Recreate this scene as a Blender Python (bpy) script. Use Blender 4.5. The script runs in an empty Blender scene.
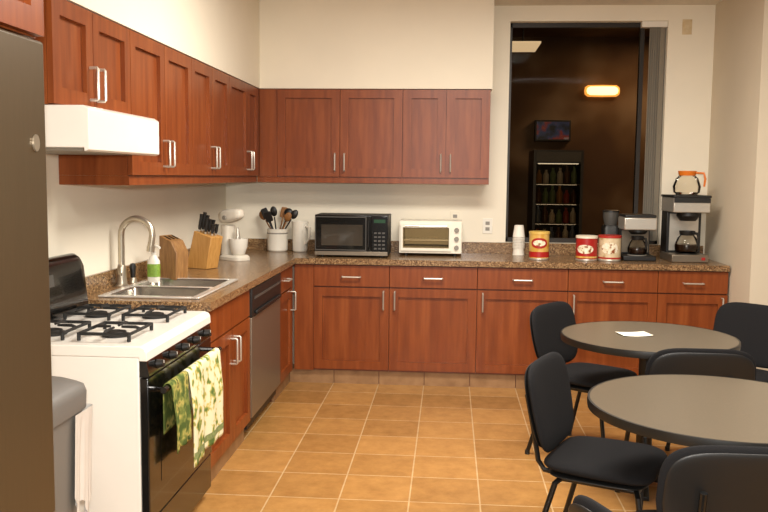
import bpy, bmesh, math, random
from mathutils import Vector, Matrix, noise
random.seed(7)
S = bpy.context.scene; COL = S.collection
PI = math.pi; R = math.radians

# ------------------------------------------------------------------ camera
FPX = 850.0; RHO = R(0.6); HC = 1.5
_u, _v = 66.0, 79.0
_u0 = _u*math.cos(RHO) - _v*math.sin(RHO); _v0 = _v*math.cos(RHO) + _u*math.sin(RHO)
TH = math.atan(_v0/FPX); PS = math.atan(_u0*math.cos(TH)/FPX)
fwd = Vector((-math.sin(PS)*math.cos(TH), math.cos(PS)*math.cos(TH), -math.sin(TH)))
r0 = Vector((math.cos(PS), math.sin(PS), 0)); up0 = r0.cross(fwd)
right = r0*math.cos(RHO) + up0*math.sin(RHO); upv = up0*math.cos(RHO) - r0*math.sin(RHO)
CAM = Vector((0, 0, HC))
cam = bpy.data.cameras.new('camera'); cam.sensor_width = 36; cam.lens = 36*FPX/768; cam.clip_start = .05
co = bpy.data.objects.new('camera', cam); COL.objects.link(co)
M = Matrix((right, upv, -fwd)).transposed().to_4x4(); M.translation = CAM
co.matrix_world = M; S.camera = co
def ray(px, py): return fwd*FPX + right*(px-384) + upv*(256-py)
def onX(px, py, X): d = ray(px, py); return CAM + d*(X/d.x)
def onY(px, py, Y): d = ray(px, py); return CAM + d*(Y/d.y)
def onZ(px, py, Z): d = ray(px, py); return CAM + d*((Z-HC)/d.z)

# ------------------------------------------------------------------ materials
def lin(c):
    if isinstance(c, str):
        c = [int(c[i:i+2], 16)/255 for i in (1, 3, 5)]
    return tuple((x/12.92 if x <= .04045 else ((x+.055)/1.055)**2.4) for x in c) + (1,)
def mat(name, c, rough=.5, metal=0., var=0., vscale=8., bump=0., bscale=60., spec=.5, emit=None, es=0., trans=0., coat=0., stretch=None):
    m = bpy.data.materials.new(name); m.use_nodes = True
    nt = m.node_tree; b = nt.nodes['Principled BSDF']; L = nt.links
    b.inputs['Base Color'].default_value = lin(c); b.inputs['Roughness'].default_value = rough
    b.inputs['Metallic'].default_value = metal; b.inputs['Specular IOR Level'].default_value = spec
    b.inputs['Transmission Weight'].default_value = trans; b.inputs['Coat Weight'].default_value = coat
    if emit: b.inputs['Emission Color'].default_value = lin(emit); b.inputs['Emission Strength'].default_value = es
    tc = nt.nodes.new('ShaderNodeTexCoord'); src = tc.outputs['Object']
    if stretch:
        mp = nt.nodes.new('ShaderNodeMapping'); mp.inputs['Scale'].default_value = stretch
        L.new(src, mp.inputs['Vector']); src = mp.outputs['Vector']
    nz = nt.nodes.new('ShaderNodeTexNoise'); nz.inputs['Scale'].default_value = vscale; nz.inputs['Detail'].default_value = 5
    L.new(src, nz.inputs['Vector'])
    cr = nt.nodes.new('ShaderNodeValToRGB'); l = lin(c)
    v = max(var, .015)
    cr.color_ramp.elements[0].position = .3; cr.color_ramp.elements[1].position = .7
    cr.color_ramp.elements[0].color = tuple(x*(1-v) for x in l[:3]) + (1,)
    cr.color_ramp.elements[1].color = tuple(min(1, x*(1+v)) for x in l[:3]) + (1,)
    L.new(nz.outputs['Fac'], cr.inputs['Fac']); L.new(cr.outputs['Color'], b.inputs['Base Color'])
    if bump:
        n2 = nt.nodes.new('ShaderNodeTexNoise'); n2.inputs['Scale'].default_value = bscale; n2.inputs['Detail'].default_value = 3
        L.new(src, n2.inputs['Vector'])
        bp = nt.nodes.new('ShaderNodeBump'); bp.inputs['Strength'].default_value = bump; bp.inputs['Distance'].default_value = .002
        L.new(n2.outputs['Fac'], bp.inputs['Height']); L.new(bp.outputs['Normal'], b.inputs['Normal'])
    return m
def ramp_mat(name, stops, scale, rough, stretch=None, kind='noise', detail=6, bump=0, spec=.5, coat=0):
    m = bpy.data.materials.new(name); m.use_nodes = True
    nt = m.node_tree; b = nt.nodes['Principled BSDF']; L = nt.links
    b.inputs['Roughness'].default_value = rough; b.inputs['Specular IOR Level'].default_value = spec; b.inputs['Coat Weight'].default_value = coat
    b.inputs['Coat Roughness'].default_value = .25
    tc = nt.nodes.new('ShaderNodeTexCoord'); mp = nt.nodes.new('ShaderNodeMapping')
    if stretch: mp.inputs['Scale'].default_value = stretch
    L.new(tc.outputs['Object'], mp.inputs['Vector'])
    if kind == 'voronoi':
        nz = nt.nodes.new('ShaderNodeTexVoronoi'); nz.inputs['Scale'].default_value = scale
        out = nz.outputs['Color']
        sp = nt.nodes.new('ShaderNodeSeparateColor'); L.new(out, sp.inputs['Color']); out = sp.outputs[0]
    else:
        nz = nt.nodes.new('ShaderNodeTexNoise'); nz.inputs['Scale'].default_value = scale; nz.inputs['Detail'].default_value = detail
        out = nz.outputs['Fac']
    L.new(mp.outputs['Vector'], nz.inputs['Vector'])
    cr = nt.nodes.new('ShaderNodeValToRGB'); e = cr.color_ramp.elements
    while len(e) < len(stops): e.new(.5)
    for i, (p, c) in enumerate(stops): e[i].position = p; e[i].color = lin(c)
    L.new(out, cr.inputs['Fac']); L.new(cr.outputs['Color'], b.inputs['Base Color'])
    if bump:
        bp = nt.nodes.new('ShaderNodeBump'); bp.inputs['Strength'].default_value = bump; bp.inputs['Distance'].default_value = .001
        L.new(out, bp.inputs['Height']); L.new(bp.outputs['Normal'], b.inputs['Normal'])
    return m
def glass_mat(name, tint, fac):
    m = bpy.data.materials.new(name); m.use_nodes = True
    nt = m.node_tree; nt.nodes.clear()
    o = nt.nodes.new('ShaderNodeOutputMaterial'); t = nt.nodes.new('ShaderNodeBsdfTransparent'); g = nt.nodes.new('ShaderNodeBsdfGlossy')
    mx = nt.nodes.new('ShaderNodeMixShader'); fr = nt.nodes.new('ShaderNodeFresnel'); fr.inputs['IOR'].default_value = fac
    t.inputs['Color'].default_value = lin(tint); g.inputs['Roughness'].default_value = .03
    nt.links.new(fr.outputs[0], mx.inputs[0]); nt.links.new(t.outputs[0], mx.inputs[1]); nt.links.new(g.outputs[0], mx.inputs[2])
    nt.links.new(mx.outputs[0], o.inputs[0]); return m
def tile_mat(name, loc, w, c1, c2, mo, rough, lo=(.80, .76, .70), hi=(1.12, 1.11, 1.10), ns=9):
    m = bpy.data.materials.new(name); m.use_nodes = True
    nt = m.node_tree; b = nt.nodes['Principled BSDF']; L = nt.links
    tc = nt.nodes.new('ShaderNodeTexCoord'); mp = nt.nodes.new('ShaderNodeMapping')
    mp.inputs['Location'].default_value = loc
    br = nt.nodes.new('ShaderNodeTexBrick'); br.offset = 0; br.squash = 1
    for k, v in (('Scale', 1), ('Mortar Size', .004), ('Mortar Smooth', .1), ('Bias', 0), ('Brick Width', w), ('Row Height', w)): br.inputs[k].default_value = v
    br.inputs['Color1'].default_value = lin(c1); br.inputs['Color2'].default_value = lin(c2); br.inputs['Mortar'].default_value = lin(mo)
    nz = nt.nodes.new('ShaderNodeTexNoise'); nz.inputs['Scale'].default_value = ns; nz.inputs['Detail'].default_value = 9; nz.inputs['Roughness'].default_value = .7
    L.new(tc.outputs['Object'], mp.inputs['Vector']); L.new(mp.outputs['Vector'], br.inputs['Vector']); L.new(mp.outputs['Vector'], nz.inputs['Vector'])
    cr = nt.nodes.new('ShaderNodeValToRGB'); cr.color_ramp.elements[0].position = .32; cr.color_ramp.elements[1].position = .68
    cr.color_ramp.elements[0].color = lo+(1,); cr.color_ramp.elements[1].color = hi+(1,)
    mx = nt.nodes.new('ShaderNodeMix'); mx.data_type = 'RGBA'; mx.blend_type = 'MULTIPLY'; mx.inputs[0].default_value = 1
    L.new(nz.outputs['Fac'], cr.inputs['Fac']); L.new(br.outputs['Color'], mx.inputs[6]); L.new(cr.outputs['Color'], mx.inputs[7])
    L.new(mx.outputs[2], b.inputs['Base Color'])
    bp = nt.nodes.new('ShaderNodeBump'); bp.invert = True; bp.inputs['Strength'].default_value = .5; bp.inputs['Distance'].default_value = .003
    L.new(br.outputs['Fac'], bp.inputs['Height']); L.new(bp.outputs['Normal'], b.inputs['Normal'])
    b.inputs['Roughness'].default_value = rough
    return m
def granite_mat():
    return ramp_mat('granite_laminate', [(0, '#38281a'), (.3, '#63482f'), (.5, '#7c5b3c'), (.75, '#977550'), (1, '#b7986e')], 210, .22, kind='voronoi')

X_ = {}
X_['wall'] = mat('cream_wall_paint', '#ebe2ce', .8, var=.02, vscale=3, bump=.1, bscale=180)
X_['wallr'] = mat('shaded_wall_paint', '#d2c5ae', .8, var=.02, vscale=3, bump=.1, bscale=180)  # the right wall's shade put into a darker cream
X_['ceil'] = mat('ceiling_paint', '#e0d8c8', .9, var=.04, vscale=40, bump=.3, bscale=120)
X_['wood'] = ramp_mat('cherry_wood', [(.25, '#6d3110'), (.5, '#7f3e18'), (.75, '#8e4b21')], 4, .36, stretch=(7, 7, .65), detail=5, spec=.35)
X_['wooddark'] = ramp_mat('cherry_wood_dark', [(.25, '#5d2812'), (.75, '#6e331a')], 4, .45, stretch=(7, 7, .7))  # darker cherry tone for the base cabinet carcasses
X_['steel'] = mat('brushed_steel', '#cfc9bd', .34, .7, var=.05, vscale=30, stretch=(1, 1, 20))
X_['sinkrim'] = mat('sink_rim_steel_bright', '#ece8e0', .22, .6)  # brighter than the bowls: the rim's shine put into its colour
X_['sinksteel'] = mat('sink_bowl_steel_shaded', '#a29c92', .2, .85, var=.05, vscale=30, stretch=(20, 1, 1))  # darker than the rim: shade inside the bowls put into the steel colour
X_['nickel'] = mat('brushed_nickel', '#c0b5a2', .28, .8)
X_['dwsteel'] = mat('dishwasher_steel', '#857969', .36, .65, var=.05, vscale=20, stretch=(1, 20, 1))
X_['fridge'] = mat('warm_stainless', '#564732', .4, .5, var=.04, vscale=10, stretch=(1, 14, 1))
X_['tile'] = tile_mat('floor_tile', (.49+.327*20, .11+.327*20, 0), .327, '#b2844b', '#9f7440', '#c3a376', .27)
X_['basetile'] = ramp_mat('tile_base', [(.3, '#86623f'), (.7, '#a27c54')], 12, .5)
X_['granite'] = granite_mat()
X_['white'] = mat('white_enamel', '#efe9df', .3, coat=.3)
X_['whiteplastic'] = mat('white_plastic', '#e6e0d3', .45)
X_['mixerwhite'] = mat('mixer_white', '#ddd5c5', .4)
X_['blackgloss'] = mat('black_gloss', '#0d0c0b', .15, coat=.3)
X_['black'] = mat('black_plastic', '#161514', .45)
X_['iron'] = mat('cast_iron', '#12110f', .6, bump=.2, bscale=200)
X_['fabric'] = mat('black_upholstery', '#1b1a1b', .95, var=.2, vscale=300, bump=.5, bscale=500, spec=.2)
X_['frame'] = mat('black_tube', '#0f0f0f', .35)
X_['tabletop'] = mat('brown_grey_laminate', '#5c5244', .3, var=.08, vscale=120)
X_['tableedge'] = mat('table_edge', '#191714', .4)
X_['binlid'] = mat('grey_bin_plastic', '#68645f', .5)
X_['binbody'] = mat('mid_grey_bin_plastic', '#6e6a64', .55)
X_['bag'] = mat('white_bag_film', '#cdc7bf', .35, bump=.6, bscale=25)
X_['filter'] = mat('hood_filter_metal', '#8a8377', .5, .5)
X_['blockwood'] = ramp_mat('knife_block_wood', [(.3, '#b5813f'), (.7, '#cb9a57')], 6, .45, stretch=(12, 12, 1.5))
X_['brownwood'] = ramp_mat('brown_block_wood', [(.3, '#7d5730'), (.5, '#8d653a'), (.7, '#9d7546')], 8, .5, stretch=(10, 10, 1.5))
X_['spoonwood'] = mat('spoon_wood', '#8f5f30', .6, var=.1, vscale=30)
X_['ceramic'] = mat('cream_ceramic', '#e6dfd0', .3)
X_['cream'] = mat('cream_enamel', '#ebe3d0', .35, coat=.2)
X_['green'] = mat('green_label', '#7fa03c', .5, var=.3, vscale=60)
X_['red'] = mat('red_label', '#a81d17', .4, var=.1, vscale=25)
X_['gold'] = ramp_mat('gold_label', [(.4, '#c8973a'), (.6, '#dbb565')], 14, .4)
X_['emblem'] = ramp_mat('printed_emblem', [(.40, '#efe6d0'), (.52, '#e6d7b4'), (.6, '#8a4a24')], 40, .4)
X_['tanlabel'] = ramp_mat('tan_label', [(.35, '#d9c6a2'), (.62, '#ccb58c'), (.7, '#a5855a')], 24, .4)
X_['yellowlid'] = mat('yellow_lid', '#d9b45a', .45)
X_['redlid'] = mat('red_lid', '#a8261c', .45)
X_['creamlid'] = mat('cream_lid', '#e6dcc6', .45)
X_['cup'] = mat('paper_cup', '#efe8da', .6)
X_['orange'] = mat('orange_plastic', '#d9731c', .35)
X_['coffee'] = mat('coffee', '#1c0d05', .2)
X_['glass'] = glass_mat('window_glass', '#e6e0d6', 1.04)
X_['jar'] = glass_mat('carafe_glass', '#fbf8f2', 1.2)
X_['ovenglass'] = glass_mat('toaster_glass', '#efe8da', 1.3)
X_['cavity'] = mat('oven_cavity', '#c9bfab', .4, .3)
X_['mwglass'] = mat('microwave_glass', '#3c362e', .12, coat=.5, var=.25, vscale=5)
X_['grey'] = mat('grey_plastic', '#8b857b', .5)
X_['darkgrey'] = mat('dark_grey_plastic', '#4a4742', .5)
X_['coolerbody'] = mat('cooler_black', '#231e19', .4)
X_['display'] = mat('display', '#0e1a10', .2, emit='#4fa060', es=.15)
X_['blind'] = mat('grey_blind_vinyl', '#968e80', .7)
X_['winframe'] = mat('dark_window_frame', '#2c2620', .4, .4)
X_['paper'] = mat('paper', '#f2ecd8', .8)
X_['backdrop'] = ramp_mat('backdrop_reflection_brown', [(.35, '#4a3322'), (.5, '#5c452f'), (.68, '#7d6a58')], 1.5, .8, detail=2)  # brown with soft grey patches, painted to imitate murky reflections in the glass
X_['backdropfloor'] = mat('backdrop_floor_brown', '#3f301f', .6)
X_['reflcore'] = mat('lamp_reflection_core', '#fff0d0', .5, emit='#ffdca0', es=4)
X_['reflwarm'] = mat('lamp_reflection_warm', '#ffb45c', .5, emit='#ffaa50', es=1.6)
X_['lampcool'] = mat('lamp_reflection_cool', '#fff0d8', .5, emit='#ffe4bc', es=.9)
X_['coolerlight'] = mat('cooler_light', '#e8f0ff', .5, emit='#f0e6d4', es=1.6)
X_['screen'] = ramp_mat('tv_screen', [(.35, '#10131c'), (.5, '#2a3a66'), (.62, '#7a2a20'), (.75, '#8890a0')], 9, .3)
_n = X_['screen'].node_tree; _b = _n.nodes['Principled BSDF']
_n.links.new([x for x in _n.nodes if x.type == 'VALTORGB'][0].outputs[0], _b.inputs['Emission Color']); _b.inputs['Emission Strength'].default_value = .2
for k, c in (('bred', '#a04438'), ('bblue', '#6a7a98'), ('bwhite', '#d0ccc4'), ('bamber', '#a07848'), ('bgreen', '#6f8a66'), ('bbrown', '#5a4030')): X_[k] = mat('bottle_'+k[1:], c, .3)
X_['towel'] = ramp_mat('leaf_print_towel', [(.0, '#e2dcbc'), (.50, '#dfd8b4'), (.54, '#c9b96a'), (.59, '#7d8a4a'), (.68, '#566b38')], 20, .9, detail=2.5, spec=.1)
X_['towel2'] = ramp_mat('green_print_towel', [(.0, '#46552a'), (.46, '#505f30'), (.54, '#7f8444'), (.6, '#b5a65c'), (.68, '#3d4c26')], 20, .9, detail=2.5, spec=.1)
X_['towelborder'] = mat('towel_border', '#7a8450', .9, var=.35, vscale=90)

# ------------------------------------------------------------------ mesh tools
class MB:
    def __init__(s): s.bm = bmesh.new()
    def hexa(s, p):
        v = [s.bm.verts.new(q) for q in p]
        for f in ((0,1,2,3),(4,5,6,7),(0,1,5,4),(1,2,6,5),(2,3,7,6),(3,0,4,7)): s.bm.faces.new([v[i] for i in f])
        return s
    def box(s, x0, x1, y0, y1, z0, z1):
        return s.hexa([(x0,y0,z0),(x1,y0,z0),(x1,y1,z0),(x0,y1,z0),(x0,y0,z1),(x1,y0,z1),(x1,y1,z1),(x0,y1,z1)])
    def fbox(s, F, u0, u1, z0, z1, d0, d1):
        return s.hexa([F(u0,z0,d0),F(u1,z0,d0),F(u1,z0,d1),F(u0,z0,d1),F(u0,z1,d0),F(u1,z1,d0),F(u1,z1,d1),F(u0,z1,d1)])
    def loft(s, loops, cap0=True, cap1=True):
        vs = [[s.bm.verts.new(p) for p in l] for l in loops]
        n = len(vs[0])
        for a, b in zip(vs, vs[1:]):
            for i in range(n): s.bm.faces.new((a[i], a[(i+1) % n], b[(i+1) % n], b[i]))
        if cap0: s.bm.faces.new(vs[0])
        if cap1: s.bm.faces.new(vs[-1])
        return s
    def lathe(s, prof, c=(0,0,0), seg=28, M=None, cap0=True, cap1=True):
        M = M or Matrix.Translation(c)
        return s.loft([[M @ Vector((max(r,1e-4)*math.cos(2*PI*i/seg), max(r,1e-4)*math.sin(2*PI*i/seg), z)) for i in range(seg)] for r, z in prof], cap0, cap1)
    def cyl(s, p0, p1, r, r1=None, seg=16):
        p0, p1 = Vector(p0), Vector(p1); d = p1-p0
        M = Matrix.Translation(p0) @ d.to_track_quat('Z', 'Y').to_matrix().to_4x4()
        return s.lathe([(r, 0), (r if r1 is None else r1, d.length)], seg=seg, M=M)
    def tube(s, pts, r, seg=8):
        pts = [Vector(p) for p in pts]; n = len(pts); rs = r if isinstance(r, (list, tuple)) else [r]*n
        T = []
        for i in range(n):
            a = pts[max(i-1, 0)]; b = pts[min(i+1, n-1)]; T.append((b-a).normalized())
        t = T[0]; ref = Vector((0,0,1)) if abs(t.z) < .9 else Vector((1,0,0))
        nrm = (ref - t*ref.dot(t)).normalized(); loops = []
        for i in range(n):
            nrm = (nrm - T[i]*nrm.dot(T[i])).normalized(); bi = T[i].cross(nrm)
            loops.append([pts[i] + (nrm*math.cos(2*PI*j/seg) + bi*math.sin(2*PI*j/seg))*rs[i] for j in range(seg)])
        return s.loft(loops)
    def prism(s, poly, fn, a, b):
        return s.loft([[fn(p, a) for p in poly], [fn(p, b) for p in poly]])
    def pillow(s, w, h, t, n=5, fn=None, seg=40):
        fn = fn or (lambda x, y, z: Vector((x, y, z)))
        def P(r, th, sg):
            c, q = math.cos(th), math.sin(th)
            x = math.copysign(abs(c)**(2/n), c)*w/2*r; y = math.copysign(abs(q)**(2/n), q)*h/2*r
            return fn(x, y, sg*t/2*math.sqrt(max(0, 1-r**9)))
        rr = [.15, .4, .62, .78, .88, .94, .98, .995]
        loops = [[P(r, 2*PI*i/seg, 1) for i in range(seg)] for r in rr]
        loops += [[P(1, 2*PI*i/seg, 1) for i in range(seg)]]
        loops += [[P(r, 2*PI*i/seg, -1) for i in range(seg)] for r in reversed(rr)]
        return s.loft(loops)
    def grid(s, fn, nu, nv):
        v = [[s.bm.verts.new(fn(i/nu, j/nv)) for j in range(nv+1)] for i in range(nu+1)]
        for i in range(nu):
            for j in range(nv): s.bm.faces.new((v[i][j], v[i+1][j], v[i+1][j+1], v[i][j+1]))
        return s
def sloop(w, d, n, cx, cy, z, seg=32):
    o = []
    for i in range(seg):
        th = 2*PI*(i+.5)/seg; c, q = math.cos(th), math.sin(th)
        o.append(Vector((cx + math.copysign(abs(c)**(2/n), c)*w/2, cy + math.copysign(abs(q)**(2/n), q)*d/2, z)))
    return o
W = {}
def link(name, mb, m, Minv=None, bevel=0, sharp=35, solid=0):
    bmesh.ops.recalc_face_normals(mb.bm, faces=mb.bm.faces)
    me = bpy.data.meshes.new(name)
    if Minv is not None: mb.bm.transform(Minv)
    mb.bm.to_mesh(me); mb.bm.free()
    me.shade_smooth(); me.set_sharp_from_angle(angle=R(sharp))
    me.materials.append(X_[m] if isinstance(m, str) else m)
    o = bpy.data.objects.new(name, me); COL.objects.link(o)
    if solid:
        k = o.modifiers.new('solid', 'SOLIDIFY'); k.thickness = solid; k.offset = 0
    if bevel:
        k = o.modifiers.new('bevel', 'BEVEL'); k.width = bevel; k.segments = 2; k.limit_method = 'ANGLE'; k.angle_limit = R(40)
    return o
def meta(o, label=None, cat=None, group=None, kind=None):
    if label: o['label'] = label
    if cat: o['category'] = cat
    if group: o['group'] = group
    if kind: o['kind'] = kind
def thing(name, label, cat, loc=(0,0,0), rot=0, group=None):
    o = bpy.data.objects.new(name, None); COL.objects.link(o); o.empty_display_size = .1
    o.location = loc; o.rotation_euler = (0, 0, rot); meta(o, label, cat, group)
    W[o] = Matrix.Translation(loc) @ Matrix.Rotation(rot, 4, 'Z'); return o
def part(name, mb, m, parent, local=False, label=None, **k):
    o = link(name, mb, m, None if local else W[parent].inverted(), **k)
    o.parent = parent; W[o] = W[parent]
    if label: o['label'] = label
    return o
def single(name, mb, m, label, cat, group=None, **k):
    vs = [v.co for v in mb.bm.verts]
    c = Vector(((min(v.x for v in vs)+max(v.x for v in vs))/2, (min(v.y for v in vs)+max(v.y for v in vs))/2, min(v.z for v in vs)))
    o = link(name, mb, m, Matrix.Translation(-c), **k); o.location = c; meta(o, label, cat, group)
    W[o] = Matrix.Translation(c); return o
def struct(name, mb, m, **k):
    o = link(name, mb, m, **k); o['kind'] = 'structure'; return o
def copy_tree(o, parent=None):
    c = o.copy(); COL.objects.link(c); c.parent = parent
    for ch in [x for x in list(bpy.data.objects) if x.parent == o]: copy_tree(ch, c)
    return c

# ------------------------------------------------------------------ key planes
XW = -1.76; XU = -1.42; XB = -1.105; XC = -1.085
YW = 6.61; YU = 6.29; YB = 5.985; YC = 5.96
ZC = .914; ZCEIL = 2.79; ZUB = 1.448; ZUT = 2.136
XR = onY(710, 130, YW).x
yRc = onX(757, 150, XR).y
yL = lambda px, py, X: onX(px, py, X).y
xB = lambda px, py, Y: onY(px, py, Y).x
Y_s0 = yL(148, 440, XC); Y_s1 = yL(211, 400, XC)

# ------------------------------------------------------------------ setting
struct('floor', MB().box(XW-.15, 4.6, -1.5, YW+.15, -.08, 0), 'tile')
struct('ceiling', MB().box(XW-.15, 4.6, -1.5, YW+.15, ZCEIL, ZCEIL+.08), 'ceil')
struct('wall_left', MB().box(XW-.15, XW, -1.5, YW+.15, 0, ZCEIL), 'wall')
wx0 = xB(508, 130, YW); wx1 = xB(664, 130, YW); wz0 = 1.0; wz1 = onY(580, 21, YW).z
b = MB()
b.box(XW, wx0, YW, YW+.15, 0, ZCEIL); b.box(wx1, XR+.2, YW, YW+.15, 0, ZCEIL)
b.box(wx0, wx1, YW, YW+.15, 0, wz0); b.box(wx0, wx1, YW, YW+.15, wz1, ZCEIL)
struct('wall_back', b, 'wall')
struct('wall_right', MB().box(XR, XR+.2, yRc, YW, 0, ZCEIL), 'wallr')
struct('wall_right_front', MB().box(XR+.201, 4.6, yRc, yRc+.15, 0, ZCEIL), 'wall')
ux1 = xB(490, 135, YU)
struct('wall_soffit_left', MB().box(XW, XU+.005, 2.2, YU-.006, ZUT+.002, ZCEIL), 'wall')
struct('wall_soffit_back', MB().box(XW, ux1+.01, YU-.005, YW, ZUT+.002, ZCEIL), 'wall')
b = MB(); t = .035; ym = YW+.07
xm = xB(639, 130, ym)
b.box(wx0, wx0+t*.6, ym, ym+.05, wz0, wz1); b.box(wx1-t*.6, wx1, ym, ym+.05, wz0, wz1)
b.box(wx0, wx1, ym, ym+.05, wz0, wz0+t); b.box(wx0, wx1, ym, ym+.05, wz1-t, wz1)
b.box(xm-.015, xm+.015, ym, ym+.05, wz0, wz1)
wf = struct('window_1', b, 'winframe')
g = link('pane', MB().box(wx0+t*.6, wx1-t*.6, ym+.02, ym+.028, wz0+t, wz1-t), 'glass'); g.parent = wf
OY0 = YW+.152; OY1 = 10.0  # made-up room behind the pane, holding stand-ins for its reflections
struct('floor_backdrop', MB().box(-.8, 4.2, OY0, OY1, -.08, 0), 'backdropfloor')
struct('ceiling_backdrop', MB().box(-.8, 4.2, OY0, OY1, 3.1, 3.18), 'backdrop')
struct('wall_backdrop_far', MB().box(-.8, 4.2, OY1, OY1+.1, 0, 3.1), 'backdrop')
struct('wall_backdrop_left', MB().box(-.9, -.8, OY0, OY1, 0, 3.1), 'backdrop')
struct('wall_backdrop_right', MB().box(4.2, 4.3, OY0, OY1, 0, 3.1), 'backdrop')

# ------------------------------------------------------------------ cabinets
FL = lambda X0: (lambda u, z, d: Vector((X0+d, u, z)))
FB = lambda Y0: (lambda u, z, d: Vector((u, Y0-d, z)))
def handle(parent, F, u, z, L=.13, vert=True, d=.021):
    e = .034
    if vert: p = [(u, z-L/2, d), (u, z-L/2, d+e-.004), (u, z-L/2+.004, d+e), (u, z+L/2-.004, d+e), (u, z+L/2, d+e-.004), (u, z+L/2, d)]
    else: p = [(u-L/2, z, d), (u-L/2, z, d+e-.004), (u-L/2+.004, z, d+e), (u+L/2-.004, z, d+e), (u+L/2, z, d+e-.004), (u+L/2, z, d)]
    part('handle', MB().tube([F(*q) for q in p], .006), 'steel', parent, label='bright steel bar handle')
def door(parent, F, u0, u1, z0, z1, h=None, fw=.062):
    g = .002; u0 += g; u1 -= g; z0 += g; z1 -= g; d0 = .001
    fw = min(fw, (u1-u0)*.3)
    b = MB()
    b.fbox(F, u0, u0+fw, z0, z1, d0, .023); b.fbox(F, u1-fw, u1, z0, z1, d0, .023)
    b.fbox(F, u0+fw, u1-fw, z0, z0+fw, d0, .023); b.fbox(F, u0+fw, u1-fw, z1-fw, z1, d0, .023)
    b.fbox(F, u0+fw, u1-fw, z0+fw, z1-fw, d0, .005)
    o = part('door', b, 'wood', parent)
    if h: handle(o, F, *h, d=.023)
    return o
def drawer(parent, F, u0, u1, z0, z1, h=None, name='drawer'):
    g = .002
    o = part(name, MB().fbox(F, u0+g, u1-g, z0+g, z1-g, .001, .021), 'wood', parent, bevel=.002)
    if h: handle(o, F, *h)
    return o
def upper(F, u0, u1, z0, z1, depth, seams, label, rail=True, hz=None, body0=None, endpanel=False):
    c = F((u0+u1)/2, z0, -depth/2)
    t = thing('wall_cabinet', label, 'cabinet', c)
    bo = body0 if body0 is not None else u0
    part('body', MB().fbox(F, bo+.0005, u1-.0005, z0, z1-.001, -depth+.001, 0), 'wood', t)
    if rail:
        b = MB().fbox(F, bo+.0005, u1-.0005, z0-.042, z0-.0005, -.012, .008)
        if endpanel: b.fbox(F, u0+.0005, u0+.018, z0-.042, z0-.0005, -depth+.001, -.0125)
        part('light_rail', b, 'wood', t)
    ed = [u0]+seams+[u1]
    hz = hz or z0+.11
    for i in range(len(ed)-1):
        hu = ed[i+1]-.035 if i % 2 == 0 else ed[i]+.035
        door(t, F, ed[i], ed[i+1], z0+.002, z1-.002, (hu, hz, .125))
    return t
F = FL(XU-.022)
yh0 = 2.98; yA = yL(131, 110, XU); ya2 = yL(192, 120, XU); yb2 = yL(229.5, 130, XU); yc2 = YU-.022
ysA = yL(165, 115, XU); ysB = yL(212.5, 120, XU); ysC = yL(248, 130, XU)
D = XU-.022-XW
upper(F, yh0, yA-.001, 1.745, ZUT, D, [yL(93, 60, XU)], 'short two-door cherry wall cabinet directly above the white range hood', rail=False, hz=1.85)
upper(F, yA, ya2, 1.49, ZUT, D, [ysA], 'two-door cherry wall cabinet just past the range hood, above the sink', endpanel=True)
upper(F, ya2, yb2, 1.49, ZUT, D, [ysB], 'middle two-door cherry wall cabinet on the left wall, above the knife block')
upper(F, yb2, yc2-.004, 1.49, ZUT, D, [ysC], 'last left-wall cherry cabinet, narrow doors running into the corner')
FF = FL(-1.02)
upper(FF, 1.17, 2.055, 1.828, 2.5, -1.02-XW, [1.61], 'dark cherry cabinet above the refrigerator', rail=False)
F = FB(YU+.022); DB = YW-YU-.022
x0 = XU-.02; x1 = xB(277, 135, YU); x2 = xB(340, 135, YU); x3 = xB(402.5, 135, YU); x4 = xB(446, 135, YU); x5 = ux1
t = upper(F, x1, x3, 1.49, ZUT, DB, [x2], 'wide two-door cherry wall cabinet on the back wall above the microwave', body0=x0+.001)
part('filler_strip', MB().fbox(F, x0+.022, x1-.001, 1.49, ZUT-.002, .001, .018), 'wood', t)
upper(F, x3, x5, 1.49, ZUT, DB, [x4], 'narrower two-door cherry wall cabinet on the back wall beside the dark window')

def base(F, u0, u1, depth, label, stile=None):
    c = F((u0+u1)/2, 0, -depth/2); t = thing('base_cabinet', label, 'cabinet', c)
    b = MB(); a, e = u0+.001, u1-.001; k = .016
    b.fbox(F, a, a+k, .101, .872, -depth, 0); b.fbox(F, e-k, e, .101, .872, -depth, 0)
    b.fbox(F, a+k, e-k, .101, .872, -depth, -depth+k); b.fbox(F, a+k, e-k, .101, .117, -depth+k, 0)
    b.fbox(F, a+k, e-k, .70, .715, -.03, 0); b.fbox(F, a+k, e-k, .845, .872, -.05, 0)
    b.fbox(F, a, e, .001, .1005, -depth, -.03)
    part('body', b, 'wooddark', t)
    if stile: part('filler_strip', MB().fbox(F, stile[0], stile[1], .102, .868, .001, .018), 'wood', t)
    return t
ZD0, ZD1, ZR0, ZR1 = .112, .708, .712, .868
F = FL(XB-.021); DP = (XB-.021)-XW-.002
yk0 = Y_s1+.012; yk1 = yL(250, 380, XB); yd1 = yL(279, 340, XB); ye = YB-.02
t = base(F, yk0, yk1, DP, 'cherry sink cabinet with two doors between the stove and the dishwasher')
ym_ = yL(232.5, 400, XB)
drawer(t, F, yk0, yk1, ZR0, ZR1, name='false_front')
door(t, F, yk0, ym_, ZD0, ZD1, (ym_-.035, .60, .13)); door(t, F, ym_, yk1, ZD0, ZD1, (ym_+.035, .60, .13))
t = base(F, yd1, ye, DP, 'slim cherry drawer-and-door cabinet between the dishwasher and the corner')
drawer(t, F, yd1, ye-.05, ZR0, ZR1, ((yd1+ye-.05)/2, .79, .12, False))
door(t, F, yd1, ye-.05, ZD0, ZD1, (ye-.10, .62, .13))
part('filler_strip', MB().fbox(F, ye-.05, ye-.001, .102, .868, .001, .018), 'wood', t)
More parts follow.
